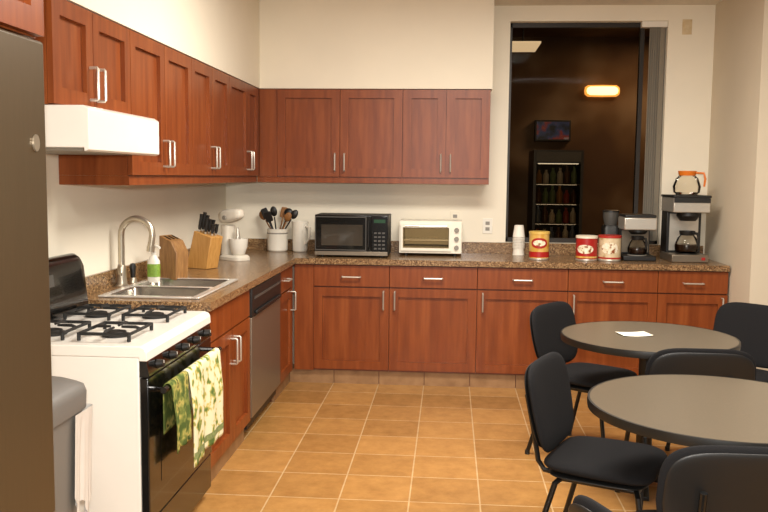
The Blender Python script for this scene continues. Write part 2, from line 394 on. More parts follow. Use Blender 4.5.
F = FB(YB+.021); DPB = YW-YB-.021-.002
pxs = [313.5, 389, 476.5, 567, 656.5, 729]
xs = [xB(p, 320, YB) for p in pxs]
xs[5] = min(xs[5], XR-.012)
labs = ['cherry drawer-and-door base cabinet in the corner below the microwave',
        'cherry drawer-and-door base cabinet below the cream toaster oven',
        'cherry drawer-and-door base cabinet below the window, left of the far chair',
        'cherry base cabinet below the coffee cans, half hidden by the far table',
        'rightmost cherry base cabinet, below the tall coffee brewer']
for i in range(5):
    st = (XB+.005, xs[0]) if i == 0 else None
    t = base(F, xs[i], xs[i+1], DPB, labs[i], st)
    um = (xs[i]+xs[i+1])/2
    drawer(t, F, xs[i], xs[i+1], ZR0, ZR1, (um, .785, .13, False))
    hu = xs[i+1]-.04 if i in (0, 4) else xs[i]+.04
    door(t, F, xs[i], xs[i+1], ZD0, ZD1, (hu, .62, .13))
struct('baseboard_left', MB().box(XB-.05, XB-.035, Y_s1+.012, yk1-.002, 0, .1).box(XB-.05, XB-.035, yd1+.002, YB+.03, 0, .1), 'basetile')
b = MB(); tx = XB-.034
while tx < xs[5]:
    te = min(tx+.327, xs[5]); b.box(tx, te-.005, YB+.036, YB+.0505, 0, .1); tx += .327
struct('baseboard_back', b, 'basetile')

# countertop with sink cut-out
xe = min(xB(730, 266, YC), XR-.004)
hx0, hx1, hy0, hy1 = -1.63, -1.19, 3.90, 4.60
b = MB(); z0, z1 = .874, ZC; yb = YW-.001; xa = XW+.001; ys = Y_s1+.006
b.box(xa, hx0, ys, YC, z0, z1); b.box(hx1, XC, ys, YC, z0, z1)
b.box(hx0, hx1, ys, hy0, z0, z1); b.box(hx0, hx1, hy1, YC, z0, z1)
b.box(xa, xe, YC, yb, z0, z1)
ct = single('countertop', b, 'granite', 'L-shaped speckled brown stone-look countertop along left and back walls', 'countertop')
b = MB(); b.box(xa, xa+.018, ys, yb, ZC+.0005, 1.0); b.box(xa+.018, xe, yb-.018, yb, ZC+.0005, 1.0)
part('backsplash', b, 'granite', ct)

# sink
t = thing('kitchen_sink', 'stainless steel double-bowl sink set into the left countertop', 'sink', ((hx0+hx1)/2, (hy0+hy1)/2, .75))
b = MB(); rz0, rz1 = ZC+.0008, ZC+.010; o = .024; ymid = (hy0+hy1)/2
bw = [(hy0+.015, ymid-.02), (ymid+.02, hy1-.015)]; bx0, bx1 = hx0+.012, hx1-.015
b.box(hx0-o, bx0, hy0-o, hy1+o, rz0, rz1); b.box(bx1, hx1+o, hy0-o, hy1+o, rz0, rz1)
b.box(bx0, bx1, hy0-o, bw[0][0], rz0, rz1); b.box(bx0, bx1, bw[0][1], bw[1][0], rz0, rz1); b.box(bx0, bx1, bw[1][1], hy1+o, rz0, rz1)
part('rim', b, 'sinkrim', t, bevel=.003)
for (a, e) in bw:
    cx, cy, w_, d_ = (bx0+bx1)/2, (a+e)/2, bx1-bx0, e-a
    b = MB().loft([sloop(w_-.002, d_-.002, 14, cx, cy, rz1-.001, 48), sloop(w_-.014, d_-.014, 9, cx, cy, rz1-.012, 48), sloop(w_-.03, d_-.03, 8, cx, cy, .78, 48), sloop(w_-.07, d_-.07, 6, cx, cy, .745, 48), sloop(.06, .06, 2, cx, cy, .742, 48)], cap0=False)
    bo = part('bowl', b, 'sinksteel', t, sharp=60)
    part('drain', MB().lathe([(.038, .7432), (.034, .7462), (.012, .7452)], (cx, cy, 0)), 'nickel', bo)
# faucet
fp = Vector((-1.70, yL(122, 285, -1.70), ZC))
t = thing('faucet', 'brushed nickel gooseneck faucet rising behind the sink', 'faucet', fp)
part('base', MB().lathe([(.034, .001), (.034, .006), (.027, .012), (.024, .05), (.022, .10), (.017, .11)], fp), 'nickel', t)
pts = [fp+Vector((0, 0, .10)), fp+Vector((0, 0, .26))]
for i in range(1, 15):
    a = PI*i/14*1.08; pts.append(fp+Vector((.085*(1-math.cos(a)), -.01*i/14, .27+.085*math.sin(a))))
e = pts[-1]; pts.append(e+Vector((-.006, 0, -.035)))
part('spout', MB().tube(pts, [.0165]*(len(pts)-2)+[.0165, .018], 14), 'nickel', t)
part('aerator', MB().cyl(pts[-1], pts[-1]+Vector((-.003, 0, -.028)), .020), 'nickel', t)
part('lever', MB().tube([fp+Vector((.0, -.02, .065)), fp+Vector((.0, -.045, .075)), fp+Vector((.02, -.085, .12))], [.012, .010, .007]), 'nickel', t)
sp = Vector((-1.69, fp.y+.13, ZC))
t = thing('side_sprayer', 'short black-headed side sprayer standing beside the faucet', 'sprayer', sp)
part('holder', MB().lathe([(.022, .001), (.022, .008), (.015, .03)], sp), 'nickel', t)
part('spray_head', MB().lathe([(.012, .031), (.014, .06), (.018, .09), (.013, .105), (.004, .108)], sp), 'black', t)

# ------------------------------------------------------------------ stove
y0, y1 = Y_s0, Y_s1; ymd = (y0+y1)/2; DZ = -.026
t = thing('gas_stove', 'white gas range with black oven door and black burner grates', 'stove', (-1.4, ymd, 0))
part('body', MB().box(-1.70, -1.115, y0, y1, .03, .86+DZ), 'white', t, bevel=.004)
b = MB()
for yy in (y0+.05, y1-.05):
    for xx in (-1.65, -1.17): b.cyl((xx, yy, 0), (xx, yy, .0295), .02)
part('feet', b, 'black', t)
prof = [(-1.70, .861), (-1.70, .90), (-1.11, .902), (-1.092, .895), (-1.085, .88), (-1.083, .848), (-1.114, .848), (-1.114, .861)]
part('cooktop', MB().prism(prof, lambda p, y: Vector((p[0], y, p[1]+DZ)), y0-.003, y1+.002), 'white', t, bevel=.003, sharp=20)
part('control_panel', MB().prism([(-1.114, .762), (-1.114, .8475+DZ), (-1.088, .8475+DZ), (-1.078, .767), (-1.08, .762)], lambda p, y: Vector((p[0], y, p[1])), y0+.004, y1-.004), 'blackgloss', t)
kn = Vector((1, 0, .13)).normalized()
for i in range(5):
    c = Vector((-1.082, y0+.10+i*(y1-y0-.2)/4, .792)) + kn*.001
    k = part('knob', MB().cyl(c, c+kn*.024, .018, .014), 'black', t)
    part('pointer', MB().box(c.x+.0245, c.x+.026, c.y-.0015, c.y+.0015, c.z+.004, c.z+.015), 'whiteplastic', k)
dr = part('oven_door', MB().box(-1.114, -1.082, y0+.004, y1-.004, .215, .758), 'blackgloss', t, bevel=.004)
part('door_window', MB().box(-1.0815, -1.0805, y0+.13, y1-.13, .33, .62), 'blackgloss', dr)
HZ = .708; HX = -1.035
b = MB().tube([(HX, y0+.03, HZ), (HX, y1-.03, HZ)], .012, 12)
for yy in (y0+.045, y1-.045): b.tube([(-1.0815, yy, HZ), (HX, yy, HZ)], .010)
part('handle', b, 'blackgloss', dr)
part('drawer', MB().box(-1.114, -1.086, y0+.004, y1-.004, .05, .208), 'blackgloss', t, bevel=.004)
bgp = [(-1.74, .903), (-1.738, 1.10), (-1.730, 1.125), (-1.715, 1.138), (-1.70, 1.138), (-1.685, 1.128), (-1.676, 1.105), (-1.655, .903)]
def bgf(p, y):
    k = (y-ymd)/((y1-y0)/2); z = p[1] if p[1] > 1 else p[1]+DZ
    return Vector((p[0], y, z-(.035*(max(0, abs(k)-.84)/.16)**2 if z > 1.09 else 0)))
b = MB().loft([[bgf(p, ymd+(y1-y0-.004)/2*k) for p in bgp] for k in (-1, -.97, -.94, -.90, -.85, 0, .85, .90, .94, .97, 1)])
bg = part('backguard', b, 'blackgloss', t, bevel=.003)
part('clock_display', MB().hexa([(-1.675, ymd-.09, 1.02), (-1.675, ymd+.09, 1.02), (-1.664, ymd+.09, 1.02), (-1.664, ymd-.09, 1.02), (-1.68, ymd-.09, 1.07), (-1.68, ymd+.09, 1.07), (-1.670, ymd+.09, 1.07), (-1.670, ymd-.09, 1.07)]), 'darkgrey', bg)
for bx in (-1.275, -1.53):
    for by in (y0+.195, y1-.195):
        zb0 = .903+DZ
        k = part('burner', MB().lathe([(.055, zb0), (.055, zb0+.006), (.04, zb0+.010), (.037, zb0+.017), (.02, zb0+.021)], (bx, by, 0)), 'iron', t)
        b = MB(); hx, hy, zt = .096, .120, zb0+.031; r = .0065
        b.tube([(bx-hx, by-hy, zt-.004), (bx+hx, by-hy, zt-.004)], r); b.tube([(bx-hx, by+hy, zt-.004), (bx+hx, by+hy, zt-.004)], r)
        b.tube([(bx-hx, by-hy, zt-.004), (bx-hx, by+hy, zt-.004)], r); b.tube([(bx+hx, by-hy, zt-.004), (bx+hx, by+hy, zt-.004)], r)
        for sx, sy in ((1,0), (-1,0), (0,1), (0,-1)):
            b.tube([(bx+sx*hx, by+sy*hy, zt-.004), (bx+sx*hx*.8, by+sy*hy*.8, zt+.004), (bx+sx*.022, by+sy*.025, zt+.004)], [r, r, .005])
        for sx in (-1, 1):
            for sy in (-1, 1): b.cyl((bx+sx*hx, by+sy*hy, zb0+.001), (bx+sx*hx, by+sy*hy, zt), .007)
        part('grate', b, 'iron', t)
def towel(ya, yb_, zf, m, label, ph, border=True):
    R_ = .0165
    def fn(a, s, off=0):
        y = ya+(yb_-ya)*a
        Lb, La, Lf = .18, PI*R_, HZ-zf+.006*math.sin(a*3+1)
        d = s*(Lb+La+Lf)
        if d < Lb: x, z = HX-R_, HZ-Lb+d
        elif d < Lb+La:
            q = (d-Lb)/R_; x, z = HX-R_*math.cos(q), HZ+R_*math.sin(q)
        else:
            dd = d-Lb-La; k = min(1, dd/.15)
            x, z = HX+R_+k*(.009*math.sin(a*9+ph)+.005*math.sin(a*21+ph*2))+.010*k+off, HZ-dd
        return Vector((x, y, z))
    o = single('dish_towel', MB().grid(fn, 36, 50), m, label, 'towel', solid=.003, sharp=80)
    if border: part('border', MB().grid(lambda a, s: fn(a, .905+.045*s, .0028), 36, 3), 'towelborder', o, sharp=80)
towel(y0+.285, y1-.085, .335, 'towel', 'cream dish towel with green and yellow leafy print on the oven handle', 0.4)
towel(y0+.075, y0+.275, .46, 'towel2', 'dark green dish towel hanging beside the cream one on the oven handle', 1.4, False)

# range hood
t = thing('range_hood', 'white under-cabinet range hood above the gas stove', 'range hood', (-1.55, (yh0+yA)/2, 1.578))
hf = -1.292
part('canopy', MB().prism([(XW+.002, 1.743), (hf-.02, 1.743), (hf, 1.73), (hf, 1.585), (hf-.02, 1.578), (hf-.02, 1.592), (XW+.002, 1.592)], lambda p, y: Vector((p[0], y, p[1])), yh0+.002, yA-.004), 'white', t, bevel=.003)
part('filter', MB().box(XW+.01, hf-.03, yh0+.02, yA-.02, 1.581, 1.5915), 'filter', t)

# ------------------------------------------------------------------ dishwasher
F = FL(XB-.02); a, e = yk1+.003, yd1-.004
t = thing('dishwasher', 'built-in dishwasher with steel front and black control strip', 'dishwasher', (-1.4, (a+e)/2, 0))
part('body', MB().fbox(F, a, e, .06, .868, -.56, 0), 'black', t)
dd = part('door', MB().fbox(F, a+.002, e-.002, .125, .70, .001, .03), 'dwsteel', t, bevel=.004)
part('control_panel', MB().fbox(F, a+.002, e-.002, .704, .866, .001, .034), 'black', t, bevel=.004)
part('handle', MB().fbox(F, a+.06, e-.06, .715, .735, .035, .05), 'black', t, bevel=.004)
part('kick_plate', MB().fbox(F, a+.002, e-.002, .002, .12, -.07, -.05), 'dwsteel', t)
part('button_strip', MB().fbox(F, a+.05, e-.05, .80, .815, .0345, .0365), 'darkgrey', t)

# ------------------------------------------------------------------ refrigerator
t = thing('refrigerator', 'tall brown-grey stainless refrigerator at the left edge', 'refrigerator', (-1.37, 1.64, 0))
fy0, fy1 = 1.18, yL(50, 260, -1.0)
part('body', MB().box(XW+.02, -1.065, fy0, fy1-.002, .02, 1.82), 'fridge', t, bevel=.004)
b = MB()
for yy in (fy0+.06, fy1-.06):
    for xx in (-1.65, -1.12): b.cyl((xx, yy, 0), (xx, yy, .0195), .025)
part('feet', b, 'black', t)
dr = part('freezer_door', MB().box(-1.06, -1.0, fy0, fy1, .06, .62), 'fridge', t, bevel=.008)
part('handle', MB().tube([(-1.0, fy0+.06, .58), (-.95, fy0+.06, .58), (-.95, fy1-.5, .58), (-1.0, fy1-.5, .58)], .012), 'steel', dr)
dr = part('fridge_door', MB().box(-1.06, -1.0, fy0, fy1, .626, 1.82), 'fridge', t, bevel=.008)
part('handle', MB().tube([(-1.0, fy0+.06, .75), (-.95, fy0+.06, .75), (-.95, fy0+.06, 1.5), (-1.0, fy0+.06, 1.5)], .012), 'steel', dr)
bp = onX(35, 143, -1.0)
part('badge', MB().prism([(bp.y+.015*math.cos(q*PI/12), bp.z+.020*math.sin(q*PI/12)) for q in range(24)], lambda p, x: Vector((x, p[0], p[1])), -.9995, -.995), 'nickel', dr)

# ------------------------------------------------------------------ trash bin
bxf = -1.12; byf = yL(92, 440, bxf); bw_, bd_ = .42, .40; bcx, bcy = bxf-bw_/2, byf-bd_/2
t = thing('trash_bin', 'grey plastic trash bin with grey lid between refrigerator and stove', 'trash bin', (bcx, bcy, 0))
part('body', MB().loft([sloop(bw_*.84, bd_*.84, 7, bcx, bcy, .001), sloop(bw_*.98, bd_*.98, 7, bcx, bcy, .785)]), 'binbody', t)
part('lid', MB().loft([sloop(bw_*1.03, bd_*1.03, 7, bcx, bcy, .775), sloop(bw_*1.04, bd_*1.04, 7, bcx, bcy, .825), sloop(bw_*1.01, bd_*1.01, 7, bcx, bcy, .845), sloop(bw_*.95, bd_*.95, 6, bcx, bcy, .855), sloop(bw_*.84, bd_*.84, 5, bcx, bcy, .868), sloop(bw_*.6, bd_*.6, 4, bcx, bcy, .878), sloop(bw_*.2, bd_*.2, 2.5, bcx, bcy, .882)]), 'binlid', t, sharp=50)
pth = []
hw, hd = bw_/2, bd_/2; L1 = bd_*.34
for i in range(61):
    s_ = i/60*(L1+.28)
    if s_ < L1-.02: pth.append((hw+.004, hd-L1+s_))
    elif s_ < L1+.011:
        q = (s_-L1+.02)/.031*PI/2; pth.append((hw-.016+.02*math.cos(q), hd-.016+.02*math.sin(q)))
    else: pth.append((hw-.016-(s_-L1-.011), hd+.004))
def fn(a, s):
    x, y = pth[min(int(round(a*60)), 60)]
    wv = (.007*math.sin(a*40)+.005*math.sin(a*83+1))*s
    tp = 1-.055*s
    return Vector((bcx+x*tp+wv+.004, bcy+y*tp+wv*.6+.004, .772-s*(.23+.09*math.sin(a*6+.3)+.03*math.sin(a*31))))
single('bin_bag', MB().grid(fn, 60, 14), 'bag', 'thin white plastic liner hanging over the far corner of the trash bin', 'bag', sharp=80)

# ------------------------------------------------------------------ counter items
def base_pt(px, py): return onZ(px, py, ZC+.001)
ZK = ZC+.001
p = base_pt(154, 282); p.x = max(p.x, -1.69)
t = thing('soap_bottle', 'white pump soap bottle with green label beside the sink', 'bottle', p)
part('body', MB().loft([sloop(.06, .045, 3, p.x, p.y, p.z), sloop(.064, .05, 3, p.x, p.y, p.z+.02), sloop(.064, .05, 3, p.x, p.y, p.z+.115), sloop(.03, .03, 2, p.x, p.y, p.z+.145), sloop(.024, .024, 2, p.x, p.y, p.z+.15)]), 'whiteplastic', t)
part('label', MB().loft([sloop(.0665, .0525, 3, p.x, p.y, p.z+.03), sloop(.0665, .0525, 3, p.x, p.y, p.z+.10)], False, False), 'green', t)
part('pump', MB().lathe([(.014, .1505), (.014, .168), (.006, .169), (.006, .19)], p).tube([p+Vector((0,0,.192)), p+Vector((.02,-.01,.197)), p+Vector((.042,-.02,.188))], .008), 'whiteplastic', t)
# brown angular block
p = base_pt(172, 279); p.x = max(p.x, -1.63); p.y += .02
Mq = Matrix.Translation(p) @ Matrix.Rotation(R(-20), 4, 'Z')
t = thing('wooden_block', 'angular brown wooden block standing between soap bottle and knife block', 'block', p)
part('body', MB().prism([(-.055, 0), (.06, 0), (.068, .15), (.03, .215), (-.05, .245)], lambda q, y: Mq @ Vector((q[0], y, q[1])), -.055, .055), 'brownwood', t, bevel=.004)
sl = Vector((.08, 0, -.03)).normalized()
for i in range(3):
    yy = -.032+i*.032; p0 = Vector((-.03, yy, .2384)); n = Vector((.35, 0, .94)).normalized()
    q = [p0, p0+sl*.045]
    pts = []
    for zz in (.0005, .0035):
        for (uu, vv) in ((0, -.004), (1, -.004), (1, .004), (0, .004)): pts.append(Mq @ (q[uu]+Vector((0, vv, 0))+n*zz))
    part('slot', MB().hexa(pts), 'black', t)
# knife block
p = base_pt(204, 268); p.x = max(p.x, -1.60)
Mk = Matrix.Translation(p) @ Matrix.Rotation(R(-25), 4, 'Z')
t = thing('knife_block', 'slanted honey wood knife block on the left countertop', 'knife block', p)
poly = [(-.10, 0), (.065, 0), (.11, .20), (-.03, .235)]
part('body', MB().prism(poly, lambda q, y: Mk @ Vector((q[0], y, q[1])), -.055, .055), 'blockwood', t, bevel=.004)
for i, (a, c, L) in enumerate(((-.01, -.03, .11), (-.01, 0, .12), (-.01, .03, .10), (.04, -.03, .10), (.04, 0, .09), (.04, .03, .085), (.08, -.015, .07), (.08, .018, .07))):
    zt = .235-(a+.03)/.14*.035+.0015
    q0 = Mk @ Vector((a, c, zt)); dv = Mk.to_3x3() @ Vector((.2, 0, 1)).normalized()
    k = thing('kitchen_knife', 'black-handled kitchen knife standing in the wooden block', 'knife', q0, group='knives in the wooden block')
    part('bolster', MB().tube([q0+dv*.0, q0+dv*.012], .007), 'steel', k)
    part('grip', MB().tube([q0+dv*.0125, q0+dv*.03, q0+dv*L*.8, q0+dv*L], [.008, .011, .010, .012]), 'black', k)
# compact white mixer
p = base_pt(234, 259.5); p.x = max(p.x, -1.60)
Mm = Matrix.Translation(p) @ Matrix.Rotation(R(-35), 4, 'Z') @ Matrix.Scale(.9, 4)
t = thing('stand_mixer', 'compact white stand mixer in the counter corner behind the knife block', 'mixer', p)
def lo(lst): return [[Mm @ v for v in l] for l in lst]
part('base', MB().loft(lo([sloop(.24, .15, 4, .01, 0, 0), sloop(.24, .15, 4, .01, 0, .022), sloop(.21, .12, 4, .01, 0, .04)])), 'mixerwhite', t)
part('column', MB().loft(lo([sloop(.09, .11, 3, -.065, 0, .0405), sloop(.075, .09, 3, -.068, 0, .14), sloop(.095, .10, 3, -.065, 0, .262)])), 'mixerwhite', t)
Mh = Mm @ Matrix.Translation((-.135, 0, .318)) @ Matrix.Rotation(R(80), 4, 'Y')
part('head', MB().loft([[Mh @ v for v in sloop(a, c, 3, 0, 0, z)] for a, c, z in ((.05, .06, 0), (.09, .095, .012), (.108, .11, .06), (.105, .105, .13), (.085, .085, .19), (.06, .06, .225), (.03, .03, .232))]), 'mixerwhite', t, sharp=50)
part('bowl', MB().lathe([(.04, .041), (.05, .05), (.068, .10), (.074, .165), (.071, .165), (.062, .10), (.035, .055)], M=Mm @ Matrix.Translation((.052, 0, 0))), 'whiteplastic', t)
part('beater', MB().lathe([(.008, .11), (.025, .15), (.018, .19), (.008, .25)], M=Mm @ Matrix.Translation((.045, 0, 0)), seg=12), 'steel', t)
part('speed_dial', MB().cyl(Mm @ Vector((-.04, -.0555, .322)), Mm @ Vector((-.04, -.068, .322)), .015), 'grey', t)
# utensil crock
yq = YW-.125; p = onY(277.5, 240, yq); p.z = ZK
t = thing('utensil_crock', 'cream ceramic crock full of cooking utensils in the corner', 'crock', p)
part('body', MB().lathe([(.07, 0), (.078, .01), (.08, .16), (.083, .172), (.076, .174), (.072, .16), (.068, .02), (.01, .015)], p), 'ceramic', t)
part('band', MB().lathe([(.0805, .135), (.0815, .14), (.0805, .145)], p, cap0=False, cap1=False), 'grey', t)
KU = [('slotted_spatula', 'black slotted spatula leaning left in the crock', -1.2, .0, .31, 'black', 'spatula'),
      ('wooden_spoon', 'wooden spoon leaning furthest left in the crock', -1.75, .3, .32, 'spoonwood', 'spoon'),
      ('serving_spoon', 'black serving spoon upright at the crock centre', -.2, -.25, .31, 'black', 'spoon'),
      ('ladle', 'black ladle leaning right in the crock', 1.0, .15, .31, 'black', 'ladle'),
      ('wooden_spatula', 'wooden spatula just right of centre in the crock', .45, .35, .31, 'spoonwood', 'spatula'),
      ('serving_spoon', 'black spoon leaning furthest right in the crock', 1.75, -.1, .33, 'black', 'spoon'),
      ('slotted_spatula', 'black spatula left of centre in the crock', -.75, -.4, .29, 'black', 'spatula'),
      ('wooden_spoon', 'wooden spoon leaning right beside the ladle in the crock', 1.35, -.35, .30, 'spoonwood', 'spoon')]
for nm, lb, sx, sy, L, m, kd in KU:
    o0 = p+Vector((-sx*.02, -sy*.04+.0, .022)); e0 = p+Vector((sx*.036, sy*.10, .174)); dv = (e0-o0).normalized()
    e1 = o0+dv*L
    k = thing(nm, lb, kd, o0, group='cooking utensils in the crock')
    part('handle', MB().tube([o0, o0+dv*L*.8, e1-dv*.06], .0055), m, k)
    sd = dv.cross(Vector((0, 1, 0))).normalized(); fd = sd.cross(dv)
    if kd == 'spatula':
        def fn(x, y, z, e1=e1, dv=dv, sd=sd, fd=fd): return e1-dv*.018+sd*x+dv*y+fd*z
        part('blade', MB().pillow(.055, .085, .006, 6, fn, 24), m, k)
    else:
        bw2 = .055 if kd == 'spoon' else .07
        def fn(x, y, z, e1=e1, dv=dv, sd=sd, fd=fd, bw2=bw2): return e1-dv*.015+sd*x+dv*y+fd*(z-.012+8*(x*x+y*y))
        part('bowl', MB().pillow(bw2, .08 if kd == 'spoon' else .07, .008, 2, fn, 24), m, k)
# white pitcher
p = onY(300, 240, YW-.14); p.z = ZK
t = thing('pitcher', 'white plastic pitcher beside the microwave', 'pitcher', p)
part('body', MB().lathe([(.05, 0), (.056, .008), (.06, .18), (.066, .235), (.061, .235), (.055, .18), (.05, .012), (.01, .01)], p), 'ceramic', t)
part('handle', MB().tube([p+Vector((.062*.8, -.062*.6, .20)), p+Vector((.085, -.065, .19)), p+Vector((.09, -.068, .12)), p+Vector((.058*.8, -.058*.6, .06))], .008), 'ceramic', t)
# microwave
fY = min(onZ(350, 257.5, ZC).y, 6.26); xa_, xb_ = xB(314.5, 236, fY), xB(388, 236, fY); zt = onY(350, 215, fY).z
t = thing('microwave', 'black countertop microwave with grey base trim on the back counter', 'microwave', ((xa_+xb_)/2, fY+.16, ZK))
b = MB()
for xx in (xa_+.05, xb_-.05):
    for yy in (fY+.06, fY+.28): b.cyl((xx, yy, ZK), (xx, yy, ZK+.012), .014)
part('feet', b, 'black', t)
part('body', MB().box(xa_, xb_, fY+.02, fY+.325, ZK+.0125, zt), 'black', t, bevel=.004)
xd = xa_+(xb_-xa_)*.77
dr = part('door', MB().box(xa_+.002, xd, fY, fY+.0195, ZK+.045, zt-.004), 'blackgloss', t, bevel=.003)
part('window', MB().box(xa_+.05, xd-.06, fY-.0015, fY-.0003, ZK+.085, zt-.07), 'mwglass', dr)
b = MB(); ya_, yb2_ = fY-.0032, fY-.0003
b.box(xa_+.004, xd-.034, ya_, yb2_, ZK+.050, ZK+.056).box(xa_+.004, xd-.034, ya_, yb2_, zt-.018, zt-.012).box(xa_+.004, xa_+.010, ya_, yb2_, ZK+.056, zt-.018).box(xd-.040, xd-.034, ya_, yb2_, ZK+.056, zt-.018)
part('door_trim', b, 'darkgrey', dr)
part('handle', MB().tube([(xd-.016, fY-.001, ZK+.07), (xd-.016, fY-.028, ZK+.08), (xd-.016, fY-.028, zt-.05), (xd-.016, fY-.001, zt-.04)], .007), 'black', dr)
cp = part('control_panel', MB().box(xd+.002, xb_-.002, fY, fY+.0195, ZK+.045, zt-.004), 'blackgloss', t, bevel=.003)
part('display', MB().box(xd+.02, xb_-.02, fY-.0015, fY-.0003, zt-.055, zt-.03), 'display', cp)
b = MB()
for i in range(3):
    for j in range(5):
        ux = xd+.022+i*(xb_-xd-.044-.02)/2; b.box(ux, ux+.02, fY-.0015, fY-.0003, ZK+.06+j*.028, ZK+.072+j*.028)
part('keypad', b, 'darkgrey', cp)
part('trim_bar', MB().box(xa_+.002, xb_-.002, fY-.004, fY+.0195, ZK+.014, ZK+.043), 'dwsteel', t, bevel=.002)
# toaster oven
fY = min(onZ(430, 256.5, ZC).y, 6.28); xa_, xb_ = xB(399, 236, fY), xB(462, 236, fY); zt = onY(430, 221, fY).z
t = thing('toaster_oven', 'cream toaster oven with wide glass door on the back counter', 'toaster oven', ((xa_+xb_)/2, fY+.14, ZK))
b = MB()
for xx in (xa_+.05, xb_-.05):
    for yy in (fY+.05, fY+.25): b.cyl((xx, yy, ZK), (xx, yy, ZK+.02), .014)
part('feet', b, 'black', t)
xd = xa_+(xb_-xa_)*.83; z0_, z1_ = ZK+.04, zt-.025
rect = lambda x0, x1, y, za, zb: [Vector((x0, y, za)), Vector((x1, y, za)), Vector((x1, y, zb)), Vector((x0, y, zb))]
part('body', MB().loft([rect(xa_, xb_, fY+.29, ZK+.0205, zt), rect(xa_, xb_, fY+.015, ZK+.0205, zt), rect(xa_+.03, xd-.018, fY+.015, z0_+.02, z1_-.026), rect(xa_+.03, xd-.018, fY+.25, z0_+.02, z1_-.026)]), 'cream', t, bevel=.005)
b = MB()
b.box(xa_+.012, xd, fY, fY+.0145, z0_, z0_+.02).box(xa_+.012, xd, fY, fY+.0145, z1_-.025, z1_).box(xa_+.012, xa_+.028, fY, fY+.0145, z0_+.02, z1_-.025).box(xd-.016, xd, fY, fY+.0145, z0_+.02, z1_-.025)
dr = part('door', b, 'cream', t)
part('glass', MB().box(xa_+.029, xd-.017, fY+.005, fY+.008, z0_+.0205, z1_-.0255), 'ovenglass', dr)
part('handle', MB().tube([(xa_+.05, fY-.001, z1_-.012), (xa_+.05, fY-.03, z1_-.012), (xd-.03, fY-.03, z1_-.012), (xd-.03, fY-.001, z1_-.012)], .007), 'steel', dr)
part('back_panel', MB().box(xa_+.032, xd-.02, fY+.244, fY+.2495, z0_+.022, z1_-.028), 'cavity', t)
b = MB(); zr = z0_+.075
for k in range(3): b.tube([(xa_+.033, fY+.03+k*.09, zr), (xd-.021, fY+.03+k*.09, zr)], .004, 6)
for i in range(13): b.tube([(xa_+.04+i*(xd-xa_-.07)/12, fY+.025, zr+.005), (xa_+.04+i*(xd-xa_-.07)/12, fY+.235, zr+.005)], .0025, 6)
part('rack', b, 'steel', t)
b = MB()
for k in (.07, .17):
    b.tube([(xa_+.034, fY+k, z0_+.032), (xd-.022, fY+k, z0_+.032)], .004, 8)
part('heating_element', b, 'darkgrey', t)
for i in range(3):
    c = Vector(((xd+xb_)/2, fY+.0145, ZK+.065+i*.065)); k = part('knob', MB().cyl(c, c+Vector((0, -.018, 0)), .018, .015), 'grey', t)
# wall outlets
def outlet(px, py, label, m='whiteplastic', w=.075, h=.118, name='wall_outlet', cat='outlet'):
    c = onY(px, py, YW); t = thing(name, label, cat, (c.x, YW, c.z-h/2))
    part('plate', MB().box(c.x-w/2, c.x+w/2, YW-.007, YW-.0005, c.z-h/2, c.z+h/2), m, t, bevel=.002)
    if cat == 'outlet':
        for s in (-1, 1): part('socket', MB().box(c.x-.016, c.x+.016, YW-.009, YW-.0072, c.z+s*.022-.013, c.z+s*.022+.013), 'grey', t)
    else:
        part('toggle', MB().box(c.x-.008, c.x+.008, YW-.013, YW-.0072, c.z-.015, c.z+.015), m, t)
outlet(487.5, 226, 'white wall outlet between the toaster oven and the window')
outlet(455, 219, 'beige wall outlet half hidden behind the toaster oven', 'creamlid')
outlet(687, 27, 'small tan wall plate near the ceiling right of the window', 'tanlabel', .07, .11, 'wall_plate', 'wall plate')
# cup stack
p = base_pt(514, 250); p.y = min(p.y, 6.5)
t = thing('cup_stack', 'stack of white paper cups beside the window', 'cups', p)
part('bottom_cup', MB().lathe([(.045, 0), (.045, .004), (.034, .09), (.032, .092)], p), 'cup', t)
for i in range(8):
    z = .052+i*.012
    part('cup', MB().lathe([(.0455, z), (.046, z+.006), (.0445, z+.008), (.034, z+.0905), (.03, z+.0915)], p, cap0=False), 'cup', t) if i == 7 else part('cup', MB().lathe([(.0455, z), (.046, z+.006), (.0445, z+.0085)], p, cap0=False, cap1=False), 'cup', t)
# coffee cans
def arc_patch(p, r, a0, a1, z0, z1, oval=False):
    def fn(a, s):
        th = a0+(a1-a0)*a
        if oval:
            hh = math.sqrt(max(.0004, 1-(2*a-1)**2)); z = (z0+z1)/2+(s-.5)*(z1-z0)*hh
        else: z = z0+(z1-z0)*s
        return p+Vector((r*math.cos(th), r*math.sin(th), z))
    return MB().grid(fn, 20, 6)
def can(px, r, h, ml, mlid, label, patches):
    p = onY(px, 250, 6.17); p.z = ZK
    t = thing('coffee_can', label, 'can', p)
    part('body', MB().lathe([(r*.97, 0), (r, .004), (r, .010), (r*.98, .013), (r*.98, h-.013), (r, h-.01), (r, h-.004)], p), 'steel', t)
    l = part('label', MB().lathe([(r*.99, .0135), (r*.99, h-.0135)], p, cap0=False, cap1=False), ml, t)
    for q, (a0, a1, z0, z1, ov, mm) in enumerate(patches):
        part('print', arc_patch(p, r*.99+.0008*(q+1), R(a0), R(a1), z0*h, z1*h, ov), mm, l)
    part('lid', MB().lathe([(r*1.03, h-.014), (r*1.03, h+.001), (r*.98, h+.003), (r*.9, h+.001)], p), mlid, t)
can(539, .072, .20, 'gold', 'yellowlid', 'gold and red coffee can with yellow lid, left in the window', [(180, 360, .1, .3, False, 'red'), (215, 315, .42, .80, True, 'red'), (228, 302, .50, .72, True, 'emblem')])
can(586.5, .076, .175, 'red', 'creamlid', 'red coffee can with cream lid in front of the window', [(205, 300, .30, .66, True, 'emblem'), (180, 360, .12, .19, False, 'gold')])
